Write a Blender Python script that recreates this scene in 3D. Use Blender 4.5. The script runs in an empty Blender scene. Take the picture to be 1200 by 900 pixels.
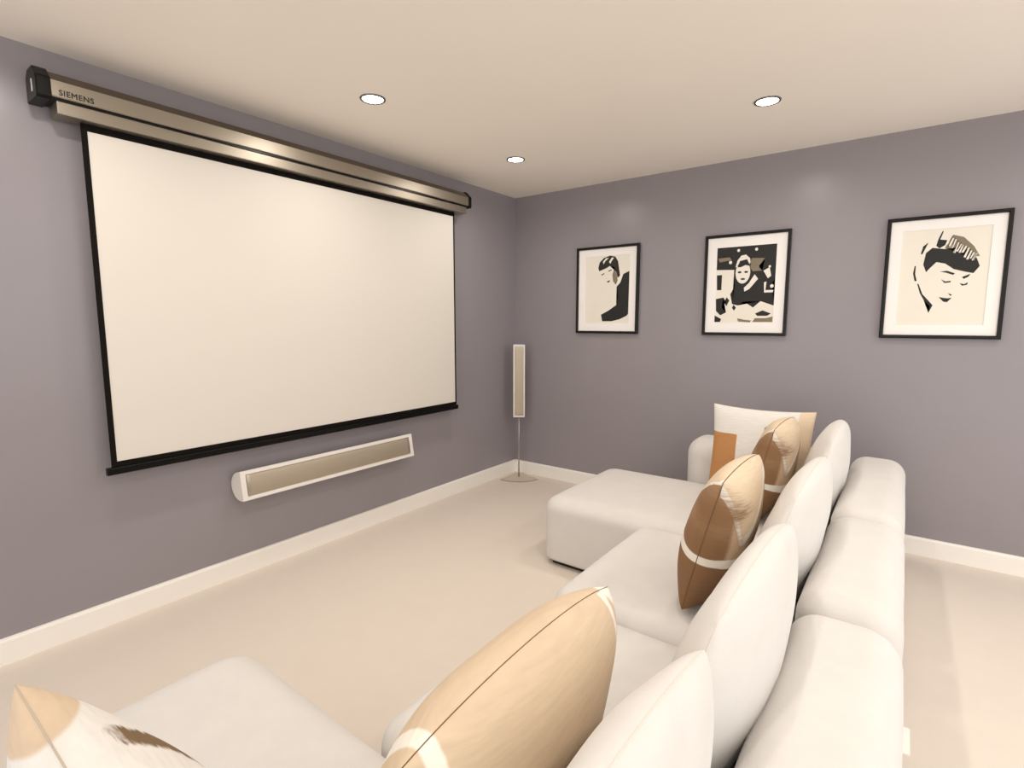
import bpy, bmesh, math, random
import numpy as np
from mathutils import Matrix, Vector, noise

# ------------------------------------------------------------------ camera, world, exposure
scene = bpy.context.scene
COL = scene.collection
cam_d = bpy.data.cameras.new('camera')
cam_d.sensor_fit = 'HORIZONTAL'; cam_d.sensor_width = 36.0
cam_d.lens = 615.0 / 1200.0 * 36.0
cam_d.clip_start = 0.02
cam = bpy.data.objects.new('camera', cam_d); COL.objects.link(cam)
cam.location = (2.770, -3.758, 1.346)
cam.rotation_euler = (math.radians(90 - 6.754), 0, math.radians(36.753))
scene.camera = cam

world = bpy.data.worlds.new('world'); scene.world = world
world.use_nodes = True
bg = world.node_tree.nodes['Background']
bg.inputs[0].default_value = (1.0, 0.97, 0.93, 1)
bg.inputs[1].default_value = 1.2

vs = scene.view_settings
vs.view_transform = 'Standard'; vs.look = 'None'; vs.gamma = 1.0
vs.use_curve_mapping = False
vs.exposure = 0.31
LAMP_W = 3.6
LAMP_COL = (1.0, 0.94, 0.86)
DOWNLIGHTS_SEEN = [((0.66, -2.04), 'round recessed downlight in the ceiling nearest the middle of the screen'),
                   ((2.16, -0.89), 'round recessed downlight in the ceiling above the framed portraits'),
                   ((0.65, -0.88), 'small round recessed downlight in the ceiling by the room corner')]
DOWNLIGHTS_UNSEEN = [(2.16, -2.04), (0.65, -3.20), (2.16, -3.20), (3.67, -0.88), (3.67, -2.04), (3.67, -3.20)]

H = 2.4
XR, YB = 4.32, -5.2

# ------------------------------------------------------------------ helpers
def lin(c):
    return tuple((v / 12.92 if v <= 0.04045 else ((v + 0.055) / 1.055) ** 2.4) for v in (x / 255.0 for x in c))

def material(name, rgb, rough=0.6, metal=0.0, bump=0.0, bscale=200.0, mottle=0.0, mscale=6.0, spec=0.5, sheen=0.0):
    m = bpy.data.materials.new(name); m.use_nodes = True
    nt = m.node_tree; b = nt.nodes['Principled BSDF']
    c = lin(rgb) + (1,)
    b.inputs['Base Color'].default_value = c
    b.inputs['Roughness'].default_value = rough
    b.inputs['Metallic'].default_value = metal
    b.inputs['Specular IOR Level'].default_value = spec
    if sheen: b.inputs['Sheen Weight'].default_value = sheen
    tc = nt.nodes.new('ShaderNodeTexCoord')
    if mottle:
        n = nt.nodes.new('ShaderNodeTexNoise'); n.inputs['Scale'].default_value = mscale
        n.inputs['Detail'].default_value = 5
        nt.links.new(tc.outputs['Object'], n.inputs['Vector'])
        mr = nt.nodes.new('ShaderNodeMapRange')
        mr.inputs['From Min'].default_value = 0.3; mr.inputs['From Max'].default_value = 0.7
        mr.inputs['To Min'].default_value = 1 - mottle; mr.inputs['To Max'].default_value = 1 + mottle
        nt.links.new(n.outputs['Fac'], mr.inputs['Value'])
        mx = nt.nodes.new('ShaderNodeVectorMath'); mx.operation = 'SCALE'
        mx.inputs[0].default_value = c[:3]
        nt.links.new(mr.outputs['Result'], mx.inputs['Scale'])
        nt.links.new(mx.outputs[0], b.inputs['Base Color'])
    if bump:
        n2 = nt.nodes.new('ShaderNodeTexNoise'); n2.inputs['Scale'].default_value = bscale
        n2.inputs['Detail'].default_value = 3
        nt.links.new(tc.outputs['Object'], n2.inputs['Vector'])
        bp = nt.nodes.new('ShaderNodeBump'); bp.inputs['Strength'].default_value = bump
        bp.inputs['Distance'].default_value = 0.002
        nt.links.new(n2.outputs['Fac'], bp.inputs['Height'])
        nt.links.new(bp.outputs['Normal'], b.inputs['Normal'])
    return m

def emission(name, col, s):
    m = bpy.data.materials.new(name); m.use_nodes = True
    b = m.node_tree.nodes['Principled BSDF']
    b.inputs['Base Color'].default_value = (1, 1, 1, 1)
    b.inputs['Emission Color'].default_value = tuple(col) + (1,)
    b.inputs['Emission Strength'].default_value = s
    return m

def layered(name, base, layers, rough=0.75):
    """woven cushion print: where attribute > 0 the layer's dye replaces the cloth colour"""
    m = bpy.data.materials.new(name); m.use_nodes = True
    nt = m.node_tree; b = nt.nodes['Principled BSDF']
    b.inputs['Roughness'].default_value = rough
    b.inputs['Specular IOR Level'].default_value = 0.3
    tc = nt.nodes.new('ShaderNodeTexCoord')
    mp = nt.nodes.new('ShaderNodeMapping'); mp.inputs['Scale'].default_value = (20, 160, 20)
    nt.links.new(tc.outputs['Object'], mp.inputs['Vector'])
    n = nt.nodes.new('ShaderNodeTexNoise'); n.inputs['Scale'].default_value = 1.0; n.inputs['Detail'].default_value = 4
    nt.links.new(mp.outputs[0], n.inputs['Vector'])
    cur = None
    for (attr, rgb, amp, soft) in layers:
        a = nt.nodes.new('ShaderNodeAttribute'); a.attribute_name = attr
        s = nt.nodes.new('ShaderNodeMath'); s.operation = 'SUBTRACT'; s.inputs[1].default_value = 0.5
        nt.links.new(n.outputs['Fac'], s.inputs[0])
        ma = nt.nodes.new('ShaderNodeMath'); ma.operation = 'MULTIPLY_ADD'
        nt.links.new(s.outputs[0], ma.inputs[0]); ma.inputs[1].default_value = amp
        nt.links.new(a.outputs['Fac'], ma.inputs[2])
        mr = nt.nodes.new('ShaderNodeMapRange'); mr.interpolation_type = 'SMOOTHSTEP'
        mr.inputs['From Min'].default_value = -soft; mr.inputs['From Max'].default_value = soft
        nt.links.new(ma.outputs[0], mr.inputs['Value'])
        mx = nt.nodes.new('ShaderNodeMix'); mx.data_type = 'RGBA'
        nt.links.new(mr.outputs['Result'], mx.inputs['Factor'])
        if cur is None: mx.inputs['A'].default_value = lin(base) + (1,)
        else: nt.links.new(cur, mx.inputs['A'])
        mx.inputs['B'].default_value = lin(rgb) + (1,)
        cur = mx.outputs['Result']
    mr = nt.nodes.new('ShaderNodeMapRange')
    mr.inputs['From Min'].default_value = 0.25; mr.inputs['From Max'].default_value = 0.75
    mr.inputs['To Min'].default_value = 0.93; mr.inputs['To Max'].default_value = 1.05
    nt.links.new(n.outputs['Fac'], mr.inputs['Value'])
    sc = nt.nodes.new('ShaderNodeVectorMath'); sc.operation = 'SCALE'
    if cur: nt.links.new(cur, sc.inputs[0])
    else: sc.inputs[0].default_value = lin(base)
    nt.links.new(mr.outputs['Result'], sc.inputs['Scale'])
    nt.links.new(sc.outputs[0], b.inputs['Base Color'])
    bp = nt.nodes.new('ShaderNodeBump'); bp.inputs['Strength'].default_value = 0.15; bp.inputs['Distance'].default_value = 0.002
    nt.links.new(n.outputs['Fac'], bp.inputs['Height']); nt.links.new(bp.outputs['Normal'], b.inputs['Normal'])
    return m

def tag(o, label=None, cat=None, group=None, kind=None):
    if label: o['label'] = label
    if cat: o['category'] = cat
    if group: o['group'] = group
    if kind: o['kind'] = kind
    return o

def empty(name, loc, rz=0.0):
    o = bpy.data.objects.new(name, None); COL.objects.link(o)
    o.location = loc; o.rotation_euler = (0, 0, rz); o.empty_display_size = 0.05
    return o

def link(name, me, mat, parent=None, smooth=False):
    o = bpy.data.objects.new(name, me); COL.objects.link(o)
    if mat: me.materials.append(mat)
    if parent: o.parent = parent
    if smooth:
        for p in me.polygons: p.use_smooth = True
    return o

def from_bm(name, bm, mat, parent=None, smooth=False):
    bmesh.ops.recalc_face_normals(bm, faces=bm.faces[:])
    me = bpy.data.meshes.new(name); bm.to_mesh(me); bm.free()
    return link(name, me, mat, parent, smooth)

def add_box(bm, lo, hi):
    vs_ = [bm.verts.new((x, y, z)) for x in (lo[0], hi[0]) for y in (lo[1], hi[1]) for z in (lo[2], hi[2])]
    for f in ((0, 1, 3, 2), (4, 6, 7, 5), (0, 4, 5, 1), (2, 3, 7, 6), (0, 2, 6, 4), (1, 5, 7, 3)):
        bm.faces.new([vs_[i] for i in f])

def box(name, lo, hi, mat, parent=None, bevel=0.0, seg=2):
    bm = bmesh.new(); add_box(bm, lo, hi)
    if bevel:
        bmesh.ops.bevel(bm, geom=bm.edges[:], offset=bevel, segments=seg, affect='EDGES', profile=0.5)
    return from_bm(name, bm, mat, parent)

def prism(name, prof, x0, x1, mat, parent=None, bevel=0.0):
    """profile of (y, z) points swept along x"""
    bm = bmesh.new()
    a = [bm.verts.new((x0, y, z)) for y, z in prof]; b = [bm.verts.new((x1, y, z)) for y, z in prof]
    n = len(prof)
    bm.faces.new(a); bm.faces.new(b)
    for i in range(n): bm.faces.new((a[i], a[(i + 1) % n], b[(i + 1) % n], b[i]))
    if bevel:
        bmesh.ops.bevel(bm, geom=bm.edges[:], offset=bevel, segments=2, affect='EDGES', profile=0.5)
    return from_bm(name, bm, mat, parent)

def lathe(name, prof, mat, parent=None, n=40, smooth=True):
    bm = bmesh.new(); rings = []
    for r, z in prof:
        if r < 1e-6: rings.append([bm.verts.new((0, 0, z))])
        else: rings.append([bm.verts.new((r * math.cos(2 * math.pi * k / n), r * math.sin(2 * math.pi * k / n), z)) for k in range(n)])
    for A, B in zip(rings, rings[1:]):
        for k in range(n):
            k2 = (k + 1) % n
            if len(A) == 1: bm.faces.new((A[0], B[k], B[k2]))
            elif len(B) == 1: bm.faces.new((A[k], A[k2], B[0]))
            else: bm.faces.new((A[k], A[k2], B[k2], B[k]))
    return from_bm(name, bm, mat, parent, smooth)

def tube(name, pts, r, mat, parent=None, n=8, closed=False):
    P = [Vector(p) for p in pts]; m = len(P); bm = bmesh.new(); rings = []
    up = None
    for i in range(m):
        if closed: t = P[(i + 1) % m] - P[i - 1]
        else: t = P[min(i + 1, m - 1)] - P[max(i - 1, 0)]
        t.normalize()
        if up is None:
            up = t.cross(Vector((0.31, 0.52, 0.79))).normalized()
        else:
            up = (up - t * up.dot(t)).normalized()
        s = t.cross(up)
        rings.append([bm.verts.new(P[i] + r * (up * math.cos(2 * math.pi * k / n) + s * math.sin(2 * math.pi * k / n))) for k in range(n)])
    R = list(zip(rings, rings[1:]))
    if closed: R.append((rings[-1], rings[0]))
    for A, B in R:
        for k in range(n): bm.faces.new((A[k], A[(k + 1) % n], B[(k + 1) % n], B[k]))
    if not closed:
        bm.faces.new(rings[0]); bm.faces.new(rings[-1])
    return from_bm(name, bm, mat, parent, True)

def soft_block(name, lo, hi, r, mat, parent, crown=0.0, N=22, seed=0, wob=0.003, rz=None, rxy=None, offset=(0, 0, 0)):
    """upholstered block: rounded edges, slightly crowned top; rz = bottom-edge radius"""
    lo = np.array(lo, float); hi = np.array(hi, float); half = (hi - lo) / 2; c = (hi + lo) / 2
    g = np.sin(np.linspace(-1, 1, N + 1) * math.pi / 2)
    idx = {}; V = []; F = []
    def vid(i, j, k):
        key = (i, j, k)
        if key not in idx:
            idx[key] = len(V); V.append((g[i], g[j], g[k]))
        return idx[key]
    for ax in range(3):
        for end in (0, N):
            for a in range(N):
                for b in range(N):
                    q = []
                    for da, db in ((0, 0), (1, 0), (1, 1), (0, 1)):
                        t = [0, 0, 0]; t[ax] = end; t[(ax + 1) % 3] = a + da; t[(ax + 2) % 3] = b + db
                        q.append(vid(*t))
                    F.append(q if end else q[::-1])
    V = np.array(V); U = V.copy()
    P = V * half
    rv = np.empty_like(P); rv[:, :2] = r if rxy is None else rxy
    rv[:, 2] = np.where(V[:, 2] < 0, r if rz is None else rz, r)
    inner = half[None, :] - rv
    Q = np.clip(P, -inner, inner); D = (P - Q) / rv
    L = np.linalg.norm(D, axis=1); ok = L > 1e-9
    P[ok] = Q[ok] + D[ok] / L[ok, None] * rv[ok]
    P[:, 2] += crown * np.clip(U[:, 2], 0, 1) ** 2 * (1 - U[:, 0] ** 2) * (1 - U[:, 1] ** 2)
    P = P + c
    for i in range(len(P)):
        n = noise.noise_vector(Vector(P[i] * 3.0) + Vector((seed * 7.1, 0, 0)))
        if P[i][2] > lo[2] + 0.05: P[i] += np.array(n) * wob
    P = P - np.array(offset)
    me = bpy.data.meshes.new(name); me.from_pydata([tuple(p) for p in P], [], F); me.update()
    return link(name, me, mat, parent, True)

def pillow(name, w, h, t, mat, M, pinch=0.06, q=0.45, N=56, layers=(), seam_mat=None, seam_r=0.0025, seed=1, wob=0.006,
           sag=0.0, roundness=0.0, seamname='seam_line'):
    """stuffed cushion in its own frame: x width, y height, z thickness; M = world matrix of its base point"""
    s = np.sin(np.linspace(-1, 1, N + 1) * math.pi / 2)
    V = []; F = []; UV = []; ids = {}
    def pos(u, v, side):
        x, y = u, v
        if roundness:
            k = roundness
            x, y = u * math.sqrt(1 - k * v * v / 2), v * math.sqrt(1 - k * u * u / 2)
        x = w / 2 * x * (1 - pinch * (1 - v * v)); y = h / 2 * y * (1 - pinch * (1 - u * u))
        e = max((1 - u * u) * (1 - v * v), 0.0)
        z = side * t / 2 * e ** q
        if sag: z *= 1 + sag * (-v) * 0.8
        n = noise.noise_vector(Vector((x * 5 + seed * 3.7, y * 5, side * 2.0 * (e > 0) + seed)))
        k = min(1.0, e * 4)
        edge = noise.noise_vector(Vector((x * 4 + seed, y * 4, seed * 2.0)))
        return (x + n.x * wob * k + edge.x * wob * .6, y + n.y * wob * k + edge.y * wob * .6, z + n.z * wob * 1.5 * k)
    for side in (1, -1):
        for i in range(N + 1):
            for j in range(N + 1):
                b = i in (0, N) or j in (0, N)
                if side == -1 and b:
                    ids[(-1, i, j)] = ids[(1, i, j)]; continue
                ids[(side, i, j)] = len(V); V.append(pos(s[i], s[j], side)); UV.append((s[i], s[j], 0 if b else side))
        for i in range(N):
            for j in range(N):
                f = [ids[(side, i, j)], ids[(side, i + 1, j)], ids[(side, i + 1, j + 1)], ids[(side, i, j + 1)]]
                F.append(f if side == 1 else f[::-1])
    base = Vector((0, -h / 2, 0))
    V = [tuple(Vector(p) - base) for p in V]
    root = empty(name, (0, 0, 0)); root.matrix_world = M
    me = bpy.data.meshes.new('cover'); me.from_pydata(V, [], F); me.update()
    for an, fn in layers:
        at = me.attributes.new(an, 'FLOAT', 'POINT')
        at.data.foreach_set('value', [float(fn(*uv)) for uv in UV])
    o = link('cover', me, mat, root, True)
    ring = [ids[(1, i, 0)] for i in range(N)] + [ids[(1, N, j)] for j in range(N)] + \
           [ids[(1, N - i, N)] for i in range(N)] + [ids[(1, 0, N - j)] for j in range(N)]
    if seam_mat:
        tube(seamname, [V[k] for k in ring], seam_r, seam_mat, root, n=6, closed=True)
    return root

def frame_matrix(base, xdir, updir):
    x = Vector(xdir).normalized(); y = Vector(updir); y = (y - x * y.dot(x)).normalized(); z = x.cross(y)
    M = Matrix(((x.x, y.x, z.x, base[0]), (x.y, y.y, z.y, base[1]), (x.z, y.z, z.z, base[2]), (0, 0, 0, 1)))
    return M

# ------------------------------------------------------------------ materials
M_wall = material('mauve_grey_paint', (148, 142, 147), rough=0.31, bump=0.03, bscale=350, mottle=0.012, mscale=3)
M_ceil = material('ceiling_paint', (245, 237, 227), rough=0.85, bump=0.02, bscale=300, mottle=0.008, mscale=2)
M_carpet = material('cream_carpet', (225, 214, 203), rough=0.95, bump=0.35, bscale=420, mottle=0.012, mscale=9, spec=0.1)
M_base = material('white_gloss_trim', (248, 244, 238), rough=0.35)
M_black = material('satin_black', (7, 6, 6), rough=0.3, spec=0.22)
M_frame = material('black_wood', (12, 9, 8), rough=0.28, spec=0.3)
M_border = material('black_border_cloth', (20, 17, 15), rough=0.7, spec=0.1)
M_screen = material('matte_white_screen', (224, 218, 209), rough=0.8, spec=0.3)
M_bronze = material('champagne_metal', (158, 149, 136), rough=0.40, metal=0.9, bump=0.01, bscale=500)
M_bronze_d = material('bronze_metal', (112, 98, 84), rough=0.35, metal=0.8)
M_white_pl = material('white_plastic', (236, 230, 224), rough=0.35)
M_grille = material('champagne_grille', (190, 178, 160), rough=0.42, metal=0.8, bump=0.5, bscale=900)
M_fabric = material('ivory_boucle', (219, 215, 211), rough=0.95, bump=0.25, bscale=260, mottle=0.02, mscale=14, spec=0.15, sheen=0.1)
M_fabric2 = material('ivory_cushion_cloth', (219, 215, 211), rough=0.95, bump=0.2, bscale=260, mottle=0.02, mscale=14, spec=0.15, sheen=0.1)
M_plinth = material('shadow_gap_plinth', (30, 26, 24), rough=0.7)  # recessed base, coloured dark to stand for the shadow gap under the sofa
M_tag = material('cloth_tag', (245, 240, 232), rough=0.8)
M_chrome = material('grey_chrome', (120, 118, 118), rough=0.25, metal=0.9)
M_can = material('downlight_can', (225, 222, 218), rough=0.3, metal=0.6)
M_lens = emission('downlight_lens', (1.0, 0.95, 0.88), 14.0)
M_mat = material('mat_board', (246, 243, 240), rough=0.8)
M_paper = material('print_paper', (236, 230, 218), rough=0.7, mottle=0.012, mscale=12)
M_ink = material('black_ink', (20, 17, 16), rough=0.55)
M_inkgrey = material('grey_ink', (128, 116, 98), rough=0.6)
M_paperwhite = material('white_ink', (236, 230, 220), rough=0.6)
M_letter = material('dark_lettering', (18, 15, 14), rough=0.5)
M_satin = material('satin_steel', (190, 182, 172), rough=0.3, metal=0.9)
M_plate = material('cream_glass_plate', (205, 192, 176), rough=0.2)
M_plate_edge = material('plate_edge', (120, 110, 100), rough=0.3)

# ------------------------------------------------------------------ room shell
def structure(o): o['kind'] = 'structure'; return o
structure(box('floor', (-0.1, YB, -0.1), (XR, 0.1, 0.0), M_carpet))
structure(box('ceiling', (-0.1, YB, H), (XR, 0.1, H + 0.1), M_ceil))
structure(box('wall_left', (-0.1, YB, 0.0), (0.0, 0.1, H), M_wall))
structure(box('wall_right', (0.0, 0.0, 0.0), (XR, 0.1, H), M_wall))
bp_ = [(0, 0), (-0.016, 0), (-0.016, 0.094), (-0.012, 0.103), (-0.004, 0.105), (0, 0.105)]
b1 = prism('baseboard_right', bp_, 0.0, XR, M_base); structure(b1)
b2 = prism('baseboard_left', bp_, YB, -0.016, M_base); b2.rotation_euler = (0, 0, math.pi / 2); structure(b2)

# ------------------------------------------------------------------ downlights
def downlight(xy, label, group):
    t = empty('downlight', (xy[0], xy[1], H - 0.001)); tag(t, label, 'downlight', group)
    lathe('trim_ring', [(0.049, 0.0), (0.049, -0.004), (0.053, -0.006), (0.059, -0.004), (0.0605, 0.0), (0.049, 0.0)], M_chrome, t)
    lathe('lens', [(0.0, -0.0035), (0.03, -0.0034), (0.0485, -0.002), (0.0485, 0.0), (0, 0)], M_lens, t)
    ld = bpy.data.lights.new('downlight_lamp', 'AREA'); ld.shape = 'DISK'; ld.size = 0.085
    ld.energy = LAMP_W; ld.color = LAMP_COL; ld.spread = math.radians(165)
    lo = bpy.data.objects.new('lamp', ld); COL.objects.link(lo); lo.parent = t; lo.location = (0, 0, -0.009)
    return t
for xy, lab in DOWNLIGHTS_SEEN: downlight(xy, lab, 'recessed ceiling downlights')
for xy in DOWNLIGHTS_UNSEEN: downlight(xy, 'recessed ceiling downlight outside the photographed part of the ceiling', 'downlights out of view')

# ------------------------------------------------------------------ projector screen on the left wall
ps = empty('projector_screen', (0, -1.945, 0.69), math.pi / 2)
tag(ps, 'pull-down projector screen with long champagne metal case on the left wall', 'screen')
Z = lambda z: z - 0.69
X = lambda y: y + 1.945
# upper case : chamfered box profile
prof = [(-0.004, Z(2.192)), (-0.128, Z(2.192)), (-0.131, Z(2.196)), (-0.131, Z(2.252)), (-0.092, Z(2.288)), (-0.03, Z(2.288)), (-0.004, Z(2.262))]
prism('case_body', prof, X(-3.125), X(-0.752), M_bronze, ps)
prism('case_top_strip', [(-0.1318, Z(2.253)), (-0.1325, Z(2.2525)), (-0.0925, Z(2.2892)), (-0.0915, Z(2.2888))], X(-3.125), X(-0.752), M_bronze_d, ps)
capp = [(-0.001, Z(2.178)), (-0.128, Z(2.178)), (-0.1365, Z(2.188)), (-0.1365, Z(2.256)), (-0.096, Z(2.296)), (-0.03, Z(2.296)), (-0.001, Z(2.268))]
for a, b in ((-3.165, -3.12), (-0.757, -0.728)):
    c = prism('end_cap', capp, X(a), X(b), M_black, ps, bevel=0.004)
    if a < -3: box('cap_pale_strip', (X(a) - 0.002, -0.085, Z(2.205)), (X(a) + 0.002, -0.079, Z(2.25)), M_white_pl, c)  # narrow pale strip on the outer face of the left cap
box('groove', (X(-3.12), -0.124, Z(2.183)), (X(-0.757), -0.01, Z(2.193)), M_black, ps)
box('lower_rail', (X(-3.105), -0.118, Z(2.136)), (X(-0.765), -0.02, Z(2.185)), M_bronze, ps, bevel=0.003)
# hanging cloth
box('screen_cloth', (X(-3.01), -0.0705, Z(0.715)), (X(-0.858), -0.0695, Z(2.136)), M_screen, ps)
box('side_border', (X(-3.025), -0.0722, Z(0.715)), (X(-3.004), -0.0690, Z(2.136)), M_border, ps)
box('side_border', (X(-0.862), -0.0722, Z(0.715)), (X(-0.850), -0.0690, Z(2.136)), M_border, ps)
box('top_border', (X(-3.004), -0.0722, Z(2.108)), (X(-0.862), -0.0690, Z(2.136)), M_border, ps)
box('bottom_border', (X(-3.004), -0.0722, Z(0.722)), (X(-0.862), -0.0690, Z(0.745)), M_border, ps)
box('bottom_bar', (X(-3.045), -0.084, Z(0.69)), (X(-0.840), -0.058, Z(0.722)), M_black, ps, bevel=0.004)
tc_ = bpy.data.curves.new('case_lettering', 'FONT'); tc_.body = 'SIEMENS'; tc_.size = 0.0285; tc_.extrude = 0.0006; tc_.space_character = 1.1
tc_.bevel_depth = 0.0006
tmp = bpy.data.objects.new('tmp', tc_); COL.objects.link(tmp)
bpy.context.view_layer.update()
me = bpy.data.meshes.new_from_object(tmp.evaluated_get(bpy.context.evaluated_depsgraph_get()))
bpy.data.objects.remove(tmp)
xs = [v.co.x for v in me.vertices]; k = 0.108 / (max(xs) - min(xs)); x0 = min(xs)
for v in me.vertices: v.co = ((v.co.x - x0) * k, -v.co.z, v.co.y)
lt = link('case_lettering', me, M_letter, ps); lt.location = (X(-3.098), -0.1315, Z(2.2015))

# ------------------------------------------------------------------ loudspeakers
def speaker_profile(half, n=14):
    """D-shaped section: flat front at y=0 (z from -half to half), round back"""
    pts = [(0.0, -half), (0.0, half)]
    for i in range(1, n):
        a = math.pi / 2 + math.pi * i / n
        pts.append((-0.098 * -abs(math.cos(a)) ** 0.9 * 1.0, half * math.sin(a)))
    return pts
def speaker_bar(parent, length, half, tilt=0.0, origin=(0, 0, 0), fw=0.019, ew=0.026):
    """horizontal cabinet along x; parts returned get the same local transform"""
    hl = length / 2; parts = []
    parts.append(prism('cabinet', speaker_profile(half), -hl, hl, M_white_pl, parent))
    bm = bmesh.new()
    for lo, hi in (((-hl, -0.012, half - fw), (hl, 0.0, half)), ((-hl, -0.012, -half), (hl, 0.0, -half + fw)),
                   ((-hl, -0.012, -half + fw), (-hl + ew, 0, half - fw)), ((hl - ew, -0.012, -half + fw), (hl, 0, half - fw))):
        add_box(bm, lo, hi)
    parts.append(from_bm('front_frame', bm, M_white_pl, parent))
    gh = half - fw - 0.003; gp = [(-0.001, -gh), (-0.001, gh)]
    arc = [(-0.004 - 0.010 * math.cos(a), gh * math.sin(a) / math.sin(1.2)) for a in np.linspace(1.2, -1.2, 9)]
    g = prism('grille', gp + arc[:], -hl + ew + 0.002, hl - ew - 0.002, M_grille, parent); parts.append(g)
    for s in (-1, 1):
        c = prism('grille_clip', [(-0.001, -gh), (-0.001, gh)] + [(y - 0.002, z) for y, z in arc], s * (hl - ew - 0.012) - 0.006, s * (hl - ew - 0.012) + 0.006, M_satin, parent)
        parts.append(c)
    R = Matrix.Translation(origin) @ Matrix.Rotation(tilt, 4, 'X')
    for p in parts: p.matrix_local = R
    return parts
sb = empty('wall_speaker', (0, -1.92, 0.43), math.pi / 2)
tag(sb, 'long white horizontal loudspeaker with champagne grille mounted under the screen', 'speaker')
speaker_bar(sb, 1.165, 0.076, math.radians(-9), (0, -0.099, 0.077))
box('wall_bracket', (-0.2, -0.03, 0.05), (0.2, -0.0, 0.11), M_white_pl, sb)

ss = empty('floor_speaker', (0.150, -0.150, 0.0), math.radians(38))
tag(ss, 'slim white upright loudspeaker on a thin pole in the room corner', 'speaker')
for prt in speaker_bar(ss, 0.62, 0.049, 0.0, (0, 0, 0), fw=0.010, ew=0.014):
    prt.matrix_local = Matrix.Translation((0, -0.02, 0.845)) @ Matrix.Rotation(math.radians(-90), 4, 'Y') @ Matrix.Scale(0.62, 4, (0, 1, 0))
tube('pole', [(0, 0, 0.006), (0, 0, 0.30), (0, -0.0, 0.56)], 0.0055, M_satin, ss, n=12)
lathe('pole_collar', [(0, 0.012), (0.014, 0.012), (0.014, 0.006), (0, 0.006)], M_satin, ss, n=20)
bm = bmesh.new()
pl = []
RR = 0.235
for i in range(19):
    a = math.radians(-135 + 90 * i / 18)
    pl.append((RR * math.cos(a) * 0.98, 0.09 + RR * 1.08 * math.sin(a)))
pl += [(0.03, 0.115), (-0.03, 0.115)]
a_ = [bm.verts.new((x, y, 0.0)) for x, y in pl]; b_ = [bm.verts.new((x, y, 0.007)) for x, y in pl]
bm.faces.new(a_); bm.faces.new(b_)
for i in range(len(pl)): bm.faces.new((a_[i], a_[(i + 1) % len(pl)], b_[(i + 1) % len(pl)], b_[i]))
bpl = from_bm('base_plate', bm, M_plate, ss)
tube('plate_rim', [(x, y, 0.0075) for x, y in pl[:19]], 0.0018, M_plate_edge, bpl, n=6)

# ------------------------------------------------------------------ framed pictures on the right wall
PW, PH = 0.525, 0.668
def flat(name, pts, mat, parent, depth, thick=0.0004):
    bm = bmesh.new()
    a = [bm.verts.new((x, depth, z)) for x, z in pts]; b = [bm.verts.new((x, depth - thick, z)) for x, z in pts]
    bm.faces.new(a); bm.faces.new(b); n = len(pts)
    for i in range(n): bm.faces.new((a[i], a[(i + 1) % n], b[(i + 1) % n], b[i]))
    bmesh.ops.triangulate(bm, faces=bm.faces[:])
    return from_bm(name, bm, mat, parent)
def picture(xc, z0, label, margins, W=PW, HH=PH):
    t = empty('framed_picture', (xc, -0.002, z0)); tag(t, label, 'picture', 'black framed prints on the wall')
    fw = 0.019; w = W / 2
    # mitred moulding: one closed loop
    bm = bmesh.new(); rings = []
    prof_ = [(0.0, 0.0), (0.0, -0.026), (0.004, -0.030), (fw - 0.004, -0.030), (fw, -0.024), (fw, 0.0)]
    for (cx, cz, sx, sz) in ((-w, 0, 1, 1), (w, 0, -1, 1), (w, HH, -1, -1), (-w, HH, 1, -1)):
        rings.append([bm.verts.new((cx + sx * d, y, cz + sz * d)) for d, y in prof_])
    n = len(prof_)
    for i in range(4):
        A, B = rings[i], rings[(i + 1) % 4]
        for k in range(n): bm.faces.new((A[k], A[(k + 1) % n], B[(k + 1) % n], B[k]))
    from_bm('frame', bm, M_frame, t)
    l, r, b, tp = margins
    X0, X1, Z0, Z1 = -w + fw, w - fw, fw, HH - fw
    # mat board with a window cut in it
    bm = bmesh.new()
    x0, x1, z0_, z1 = -w + fw + l, w - fw - r, fw + b, HH - fw - tp
    for lo, hi in (((X0, -0.016, Z0), (x0, -0.012, Z1)), ((x1, -0.016, Z0), (X1, -0.012, Z1)),
                   ((x0, -0.016, Z0), (x1, -0.012, z0_)), ((x0, -0.016, z1), (x1, -0.012, Z1))):
        add_box(bm, lo, hi)
    from_bm('mat_board', bm, M_mat, t)
    pr = box('print', (x0 - 0.004, -0.012, z0_ - 0.004), (x1 + 0.004, -0.006, z1 + 0.004), M_paper, t)
    def put(name, pts, mat, lay=0):
        P = [(x0 + u * (x1 - x0), z0_ + (1 - v) * (z1 - z0_)) for u, v in pts]
        return flat(name, P, mat, pr, -0.0121 - lay * 0.0004)
    return t, put
def oval(cx, cy, rx, ry, n=20, rot=0.0):
    out = []
    for i in range(n):
        a = 2 * math.pi * i / n; x, y = rx * math.cos(a), ry * math.sin(a)
        out.append((cx + x * math.cos(rot) - y * math.sin(rot), cy + x * math.sin(rot) + y * math.cos(rot)))
    return out

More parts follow.
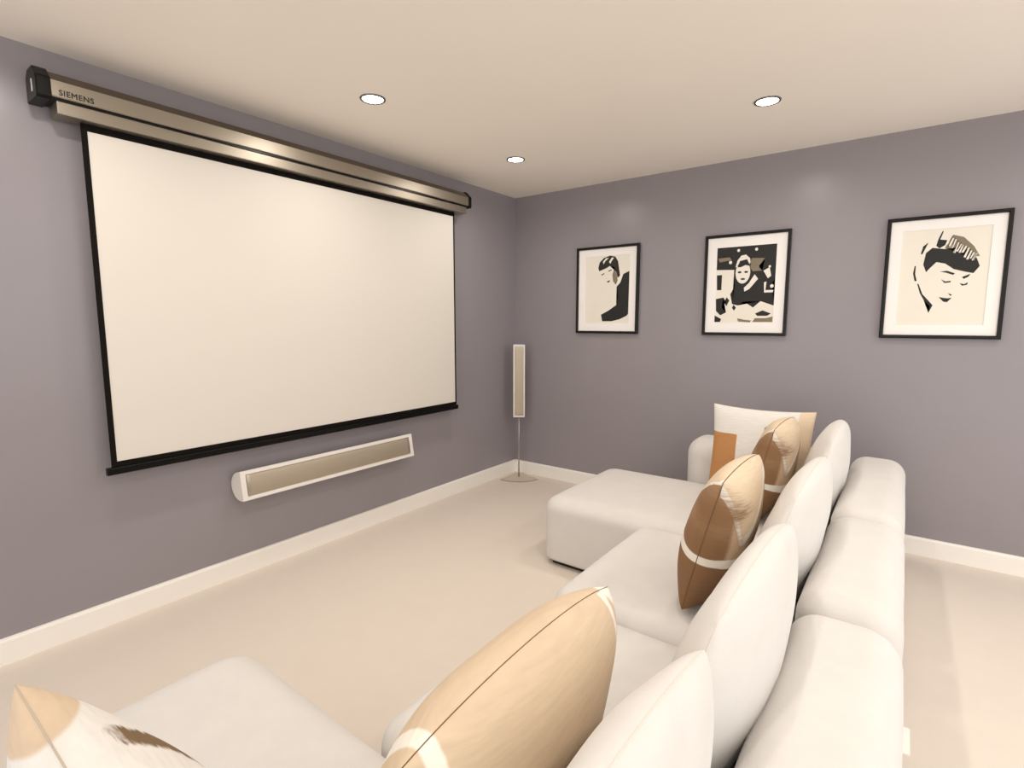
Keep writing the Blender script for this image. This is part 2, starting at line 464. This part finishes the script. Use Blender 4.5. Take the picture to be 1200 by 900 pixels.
# plain generic stand-ins, black ink on cream
t1, put = picture(0.890, 1.256, 'smallest-looking framed print, bold black curved form on cream, left of three', (0.055, 0.055, 0.06, 0.055))
put('ink_form', [(0.99, 0.24), (0.86, 0.28), (0.80, 0.40), (0.72, 0.46), (0.76, 0.60), (0.72, 0.73), (0.55, 0.81), (0.38, 0.87), (0.41, 0.97), (0.62, 0.97), (0.80, 0.94), (0.95, 0.89), (0.985, 0.86)], M_ink)
put('ink_cap', [(0.30, 0.17), (0.33, 0.09), (0.42, 0.03), (0.56, 0.0), (0.68, 0.02), (0.74, 0.09), (0.76, 0.20), (0.79, 0.30), (0.74, 0.33), (0.70, 0.24), (0.66, 0.17), (0.56, 0.15), (0.48, 0.18), (0.40, 0.20), (0.32, 0.22)], M_ink)
put('ink_streak', [(0.40, 0.085), (0.47, 0.035), (0.54, 0.03), (0.46, 0.075), (0.42, 0.12)], M_paperwhite, 1)
put('ink_streak', [(0.54, 0.09), (0.60, 0.03), (0.65, 0.035), (0.60, 0.08), (0.57, 0.12)], M_paperwhite, 1)
put('ink_tone', [(0.66, 0.19), (0.72, 0.29), (0.74, 0.37), (0.70, 0.43), (0.64, 0.38), (0.62, 0.28)], M_inkgrey)
put('ink_line', [(0.53, 0.22), (0.60, 0.20), (0.60, 0.215), (0.54, 0.235)], M_ink)
put('ink_line', [(0.37, 0.27), (0.44, 0.25), (0.44, 0.265), (0.38, 0.285)], M_ink)
put('ink_line', [(0.50, 0.375), (0.57, 0.36), (0.56, 0.385), (0.52, 0.395)], M_ink)

t2, put = picture(1.894, 1.256, 'middle framed print, dark busy black and white figure composition with white mat', (0.060, 0.060, 0.065, 0.065))
put('ink_ground', [(0, 0), (1, 0), (1, 0.44), (0.94, 0.50), (1, 0.62), (1, 0.78), (0.78, 0.72), (0.66, 0.80), (0.5, 0.72), (0.40, 0.77), (0.30, 0.75), (0.26, 0.62), (0.33, 0.52), (0.31, 0.30), (0, 0.29)], M_ink)
put('ink_tone', [(0.60, 0.16), (0.82, 0.17), (0.72, 0.27), (0.78, 0.33), (0.62, 0.33), (0.56, 0.25)], M_inkgrey, 1)
put('ink_tone', [(0.02, 0.14), (0.22, 0.13), (0.26, 0.17), (0.05, 0.19)], M_inkgrey, 1)
for u, v, r in ((0.37, 0.05, .025), (0.67, 0.05, .025), (0.24, 0.20, .028), (0.95, 0.53, .03), (0.90, 0.28, .02)):
    put('ink_dot', oval(u, v, r, r * 0.8, 12), M_paperwhite, 1)
put('ink_head', oval(0.46, 0.34, 0.125, 0.145, 22), M_paperwhite, 1)
put('ink_hat', [(0.33, 0.27), (0.36, 0.18), (0.42, 0.12), (0.50, 0.11), (0.57, 0.16), (0.59, 0.26), (0.52, 0.22), (0.42, 0.24)], M_paperwhite, 1)
put('ink_hatband', [(0.37, 0.27), (0.40, 0.19), (0.52, 0.17), (0.58, 0.26), (0.50, 0.245), (0.42, 0.27)], M_ink, 2)
for c in (0.405, 0.515): put('ink_line', oval(c, 0.335, 0.032, 0.014, 10), M_ink, 2)
put('ink_line', oval(0.465, 0.425, 0.04, 0.012, 10), M_ink, 2)
put('ink_arm', [(0.66, 0.37), (0.72, 0.43), (0.58, 0.56), (0.50, 0.59), (0.49, 0.54), (0.57, 0.48)], M_paperwhite, 1)
put('ink_panel', [(0.80, 0.33), (0.90, 0.29), (0.93, 0.40), (0.88, 0.43)], M_paperwhite, 1)
put('ink_panel', [(0.82, 0.48), (0.86, 0.47), (0.85, 0.58), (0.98, 0.58), (0.97, 0.61), (0.83, 0.61)], M_paperwhite, 1)
put('ink_patch', [(0.01, 0.36), (0.10, 0.36), (0.10, 0.56), (0.02, 0.56)], M_ink)
put('ink_patch', [(0.01, 0.68), (0.14, 0.66), (0.20, 0.72), (0.12, 0.80), (0.20, 0.86), (0.10, 0.90), (0.02, 0.84)], M_ink)
put('ink_patch', [(0.0, 0.90), (0.12, 0.95), (0.10, 0.99), (0.0, 0.99)], M_ink)
put('ink_patch', [(0.20, 0.66), (0.25, 0.70), (0.20, 0.78), (0.16, 0.72)], M_ink)
put('ink_patch', [(0.33, 0.76), (0.37, 0.80), (0.34, 0.84), (0.30, 0.80)], M_ink)
put('ink_patch', [(0.70, 0.88), (0.82, 0.84), (0.96, 0.88), (0.90, 0.91), (0.74, 0.91)], M_ink)
put('ink_patch', [(0.66, 0.99), (0.70, 0.94), (0.88, 0.94), (0.99, 0.92), (0.99, 0.99)], M_inkgrey)
put('ink_patch', [(0.40, 0.94), (0.52, 0.96), (0.64, 0.97), (0.62, 0.995), (0.42, 0.985)], M_inkgrey)

t3, put = picture(2.908, 1.254, 'rightmost framed print, ink drawing of a short-haired head on cream', (0.055, 0.055, 0.055, 0.055))
put('ink_hair', [(0.27, 0.36), (0.29, 0.24), (0.36, 0.19), (0.50, 0.21), (0.62, 0.20), (0.74, 0.23), (0.86, 0.32), (0.90, 0.40), (0.84, 0.47), (0.74, 0.45), (0.62, 0.42), (0.52, 0.36), (0.42, 0.34), (0.35, 0.40), (0.31, 0.44)], M_ink)
put('ink_tone', [(0.50, 0.20), (0.58, 0.07), (0.70, 0.10), (0.82, 0.20), (0.89, 0.30), (0.80, 0.31), (0.64, 0.25)], M_inkgrey)
rs = random.Random(4)
for a in range(11):
    f = a / 10; u = 0.55 + f * 0.30; v = 0.085 + f * 0.185 + rs.uniform(-0.01, 0.01); ln = rs.uniform(0.08, 0.13) * (1 - 0.3 * f)
    put('ink_strand', [(u, v), (u + 0.014, v + 0.006), (u - 0.02, v + ln), (u - 0.045, v + ln * 0.95)], M_paper, 1)
for a in range(9):
    f = a / 8; u = 0.57 + f * 0.28; v = 0.08 + f * 0.19; ln = rs.uniform(0.07, 0.14)
    put('ink_strand', [(u, v), (u + 0.007, v + 0.003), (u - 0.035, v + ln), (u - 0.042, v + ln)], M_ink, 2)
put('ink_curl', [(0.40, 0.17), (0.42, 0.10), (0.46, 0.02), (0.47, 0.03), (0.44, 0.11), (0.52, 0.12), (0.50, 0.17), (0.44, 0.20)], M_ink)
put('ink_curl', [(0.23, 0.25), (0.25, 0.17), (0.31, 0.13), (0.28, 0.19), (0.25, 0.25)], M_ink)
put('ink_ear', [(0.17, 0.37), (0.185, 0.37), (0.18, 0.44), (0.21, 0.53), (0.185, 0.53), (0.16, 0.45)], M_ink)
put('ink_jaw', [(0.22, 0.56), (0.235, 0.56), (0.29, 0.67), (0.40, 0.77), (0.42, 0.79), (0.38, 0.87), (0.375, 0.86), (0.39, 0.80), (0.31, 0.73), (0.26, 0.66)], M_ink)
put('ink_brow', [(0.47, 0.44), (0.55, 0.435), (0.64, 0.465), (0.62, 0.48), (0.54, 0.455)], M_ink)
put('ink_brow', [(0.72, 0.505), (0.81, 0.475), (0.79, 0.505), (0.74, 0.525)], M_ink)
put('ink_lash', [(0.49, 0.52), (0.54, 0.545), (0.60, 0.54), (0.60, 0.555), (0.53, 0.56)], M_ink)
put('ink_lash', [(0.70, 0.565), (0.75, 0.58), (0.79, 0.56), (0.785, 0.585), (0.73, 0.595)], M_ink)
put('ink_nose', [(0.58, 0.665), (0.63, 0.685), (0.61, 0.695)], M_ink)
put('ink_lips', [(0.48, 0.705), (0.54, 0.715), (0.58, 0.72), (0.63, 0.715), (0.58, 0.76), (0.54, 0.755)], M_ink)

# ------------------------------------------------------------------ sectional sofa
SO = (2.3, -2.0, 0.0)
so = empty('sectional_sofa', SO)
tag(so, 'large ivory U-shaped sectional sofa with chaise ends facing the screen', 'sofa')
GZ = 0.026
ST, BT = 0.385, 0.615
XF, XB0, XB1 = 1.79, 2.575, 2.822
Y0, YA, Y1, Y2, Y3, Y4, Y5 = -0.29, -0.565, -1.405, -2.24, -3.035, -3.76, -4.03
def part(name, lo, hi, r, crown=0.0, seed=0, **k):
    return soft_block(name, lo, hi, r, M_fabric, so, crown=crown, seed=seed, offset=SO, **k)
XC = 1.205
part('chaise_seat', (XC, Y1 + 0.003, GZ), (XB0, YA - 0.002, ST), 0.075, 0.012, 1, rz=0.012, rxy=0.10, N=30)
part('seat', (XF, Y2 + 0.003, GZ), (XB0, Y1 - 0.003, ST), 0.075, 0.012, 2, rz=0.012, N=28)
part('seat', (XF, Y3 + 0.003, GZ), (XB0, Y2 - 0.003, ST), 0.075, 0.012, 3, rz=0.012, N=28)
part('chaise_seat', (XC, Y4 + 0.002, GZ), (XB0, Y3 - 0.003, ST), 0.075, 0.012, 4, rz=0.012, rxy=0.10, N=30)
for i, (a, b) in enumerate(((Y1, Y0), (Y2, Y1), (Y3, Y2), (Y5, Y3))):
    part('back', (XB0 + 0.002, a + 0.002, GZ), (XB1, b - 0.002, BT), 0.078, 0.008, 10 + i, rz=0.012, N=28)
part('arm', (1.715, YA + 0.001, GZ), (XB0 - 0.001, Y0, 0.635), 0.11, 0.0, 20, rz=0.012, N=28)
part('arm', (1.715, Y5, GZ), (XB0 - 0.001, Y4 - 0.001, 0.635), 0.11, 0.0, 21, rz=0.012, N=28)
def so_box(name, lo, hi, mat, bevel=0.0):
    return box(name, tuple(lo[i] - SO[i] for i in range(3)), tuple(hi[i] - SO[i] for i in range(3)), mat, so, bevel)
for lo, hi in (((XC + 0.06, Y1 + 0.045, 0), (XB1 - 0.03, Y0 - 0.03, GZ + 0.004)), ((XF + 0.06, Y2 + 0.02, 0), (XB1 - 0.03, Y1 - 0.02, GZ + 0.004)),
               ((XF + 0.06, Y3 + 0.02, 0), (XB1 - 0.03, Y2 - 0.02, GZ + 0.004)), ((XC + 0.06, Y5 + 0.03, 0), (XB1 - 0.03, Y3 - 0.02, GZ + 0.004))):
    so_box('plinth', lo, hi, M_plinth)
so_box('cloth_tag', (XB1 - 0.006, -2.43, 0.423), (XB1 + 0.019, -2.34, 0.426), M_tag)

# ------------------------------------------------------------------ ivory back cushions
BC = [(-0.92, 2.452, 0.212, -0.016, 'ivory back cushion farthest away, beside the far sofa corner'),
      (-1.778, 2.454, 0.223, 0.03, 'second ivory back cushion from the far wall, behind the brown patterned cushion'),
      (-2.57, 2.463, 0.208, 0.04, 'large ivory back cushion in the middle of the sofa, third from the far wall'),
      (-3.225, 2.422, 0.262, 0.03, 'nearest ivory back cushion, behind the plain beige cushion')]
M_seam_ivory = material('ivory_seam', (222, 214, 204), rough=0.9)
for i, (yc, xc, lean, rot, lab) in enumerate(BC):
    M = frame_matrix((xc, yc, 0.378), (-rot, -1, 0), (lean, 0, 1))
    c = pillow('back_cushion', 0.725, 0.514, 0.178, M_fabric2, M, pinch=0.0, q=0.43, seam_mat=M_seam_ivory, seam_r=0.0012, seed=3 + i, sag=0.25, wob=0.008, roundness=0.74)
    tag(c, lab, 'cushion', 'ivory back cushions')

# ------------------------------------------------------------------ scatter cushions
BEIGE, BROWN, DBROWN, CREAM, OCHRE, TAUPE, WHITE = (224, 203, 176), (160, 127, 96), (138, 103, 72), (240, 233, 221), (190, 136, 86), (128, 112, 96), (229, 225, 220)
M_seam_brown = material('brown_seam', (112, 82, 54), rough=0.8)
M_seam_shade = material('shadow_line_seam', (190, 176, 160), rough=0.8)  # seam of the white cushions, darkened to stand for its shadow line
# u = +1 is the end nearest the camera, v = +1 the top, side = +1 faces the screen
def gfun(v):
    return max(0.0, 0.95 * (1 - ((v + 0.25) / 1.2) ** 2)) if v > -0.25 else 0.95
def leaf(u, v, s): return gfun(v) - (1 - u)
def scoop(u, v):
    if u > 0.55: return 0.95 - 0.75 * (1 - u) / 0.45 - v
    return 0.20 + 0.45 * min(1.4, (0.55 - u) / 0.7) ** 1.3 - v
def L_tan(u, v, s): return min(scoop(u, v) - 0.14, 0.78 - u) if s < 0 else -1
def L_white(u, v, s): return leaf(u, v, s) + 0.07 if s >= 0 else scoop(u, v)
def L_brown(u, v, s): return leaf(u, v, s) if s >= 0 else scoop(u, v) - 0.14
def L_smudge(u, v, s): return 0.26 - 0.5 * (1 - u) - min(abs(v - 0.55), abs(v - 0.05) * 0.7) * 1.1
def L_low(u, v, s): return -(v + 0.14 + 0.10 * (u - 1) * (1 if s >= 0 else -1))
def L_band(u, v, s): return min(0.055 + 0.05 * (1 - u) - abs(v + 0.14 + 0.10 * (u - 1) * (1 if s >= 0 else -1)), 2)
mat_leaf = layered('brown_leaf_print', BEIGE, [('a', CREAM, 0.012, 0.01), ('b', BROWN, 0.02, 0.015), ('e', DBROWN, 0.5, 0.22), ('f', (196, 168, 136), 0.02, 0.05), ('c', DBROWN, 0.02, 0.02), ('d', CREAM, 0.02, 0.01)])
lay = [('a', L_white), ('b', L_brown), ('e', L_smudge), ('f', L_tan), ('c', L_low), ('d', L_band)]
c = pillow('scatter_cushion', 0.50, 0.525, 0.20, mat_leaf, frame_matrix((2.245, -1.92, 0.385), (-0.02, -1, 0.0), (0.25, 0.0, 1)), pinch=0.05, q=0.45, layers=lay, seam_mat=M_seam_brown, seam_r=0.0014, seed=11, roundness=0.48)
tag(c, 'brown and beige leaf-patterned cushion with cream bands at the middle seats', 'cushion', 'patterned scatter cushions')
c = pillow('scatter_cushion', 0.46, 0.525, 0.19, mat_leaf, frame_matrix((2.235, -1.0, 0.385), (-0.05, -1, 0), (0.22, 0.0, 1)), pinch=0.05, q=0.45, layers=lay, seam_mat=M_seam_brown, seam_r=0.0014, seed=13, roundness=0.48)
tag(c, 'brown and beige leaf-patterned cushion farther back, overlapping the white patchwork cushion', 'cushion', 'patterned scatter cushions')
# white patchwork cushion on the far arm
def R_(u0, u1, v0, v1): return lambda u, v, s: min(u - u0, u1 - u, v - v0, v1 - v)
mat_patch = layered('patchwork_print', WHITE, [('a', OCHRE, 0.02, 0.01), ('b', TAUPE, 0.02, 0.01), ('c', BEIGE, 0.02, 0.01)])
c = pillow('scatter_cushion', 0.52, 0.50, 0.15, mat_patch, frame_matrix((2.165, -0.705, 0.38), (1, 0.0, 0.0), (-0.03, 0.16, 1)), pinch=0.06, q=0.45,
           layers=[('a', R_(-1.1, -0.42, -1.2, 0.38)), ('b', R_(0.12, 0.60, 0.05, 0.66)), ('c', R_(0.72, 1.2, -1.2, 1.2))], seam_mat=M_seam_shade, seam_r=0.0015, seed=17)
tag(c, 'white cushion with ochre and taupe patches leaning on the far sofa arm', 'cushion', 'patterned scatter cushions')
# plain beige cushion in the foreground
def P3_w(u, v, s):
    far = 0.16 - (1 + u) - (1 - v) * 0.6
    near = 0.045 - abs(u - 0.86 + 0.3 * (1 - v))
    edge = (0.03 - abs(u + 0.84 - 0.05 * v)) if s < 0 else -1
    return max(far, near, edge)
def P3_b(u, v, s): return min(-(u + 0.87 - 0.05 * v), 0.7 - v) if s < 0 else -1
mat_beige = layered('beige_print', (212, 190, 163), [('a', CREAM, 0.01, 0.01), ('b', BROWN, 0.02, 0.01)])
c = pillow('scatter_cushion', 0.63, 0.525, 0.21, mat_beige, frame_matrix((2.235, -3.15, 0.385), (0.0, -1, 0.0), (0.25, 0, 1)), pinch=0.05, q=0.45,
           layers=[('a', P3_w), ('b', P3_b)], seam_mat=M_seam_brown, seam_r=0.0008, seed=19, roundness=0.68)
tag(c, 'large plain beige cushion with cream corners in the foreground', 'cushion', 'patterned scatter cushions')
# white cushion by the near arm
def P4_t(u, v, s): return 0.25 - (1 - v) * 1.0 - (u + 1) * 0.40
def P4_f(u, v, s): return min(-u - 0.16, 0.38 + u, 0.90 - v + 0.1 * u, v, 0.5 if s >= 0 else -1)
mat_white = layered('white_corner_print', WHITE, [('a', (212, 190, 164), 0.02, 0.012), ('b', (122, 98, 70), 0.16, 0.03)])
c = pillow('scatter_cushion', 0.50, 0.495, 0.20, mat_white, frame_matrix((2.06, -3.455, 0.38), (-1, 0, 0), (0, -0.34, 0.9)), pinch=0.05, q=0.45,
           layers=[('a', lambda u, v, s: P4_t(-u, v, s)), ('b', lambda u, v, s: P4_f(-u, v, s))], seam_mat=M_seam_shade, seam_r=0.0012, seed=23)
tag(c, 'white cushion with a tan corner and brown fringed patch on the near chaise', 'cushion', 'patterned scatter cushions')
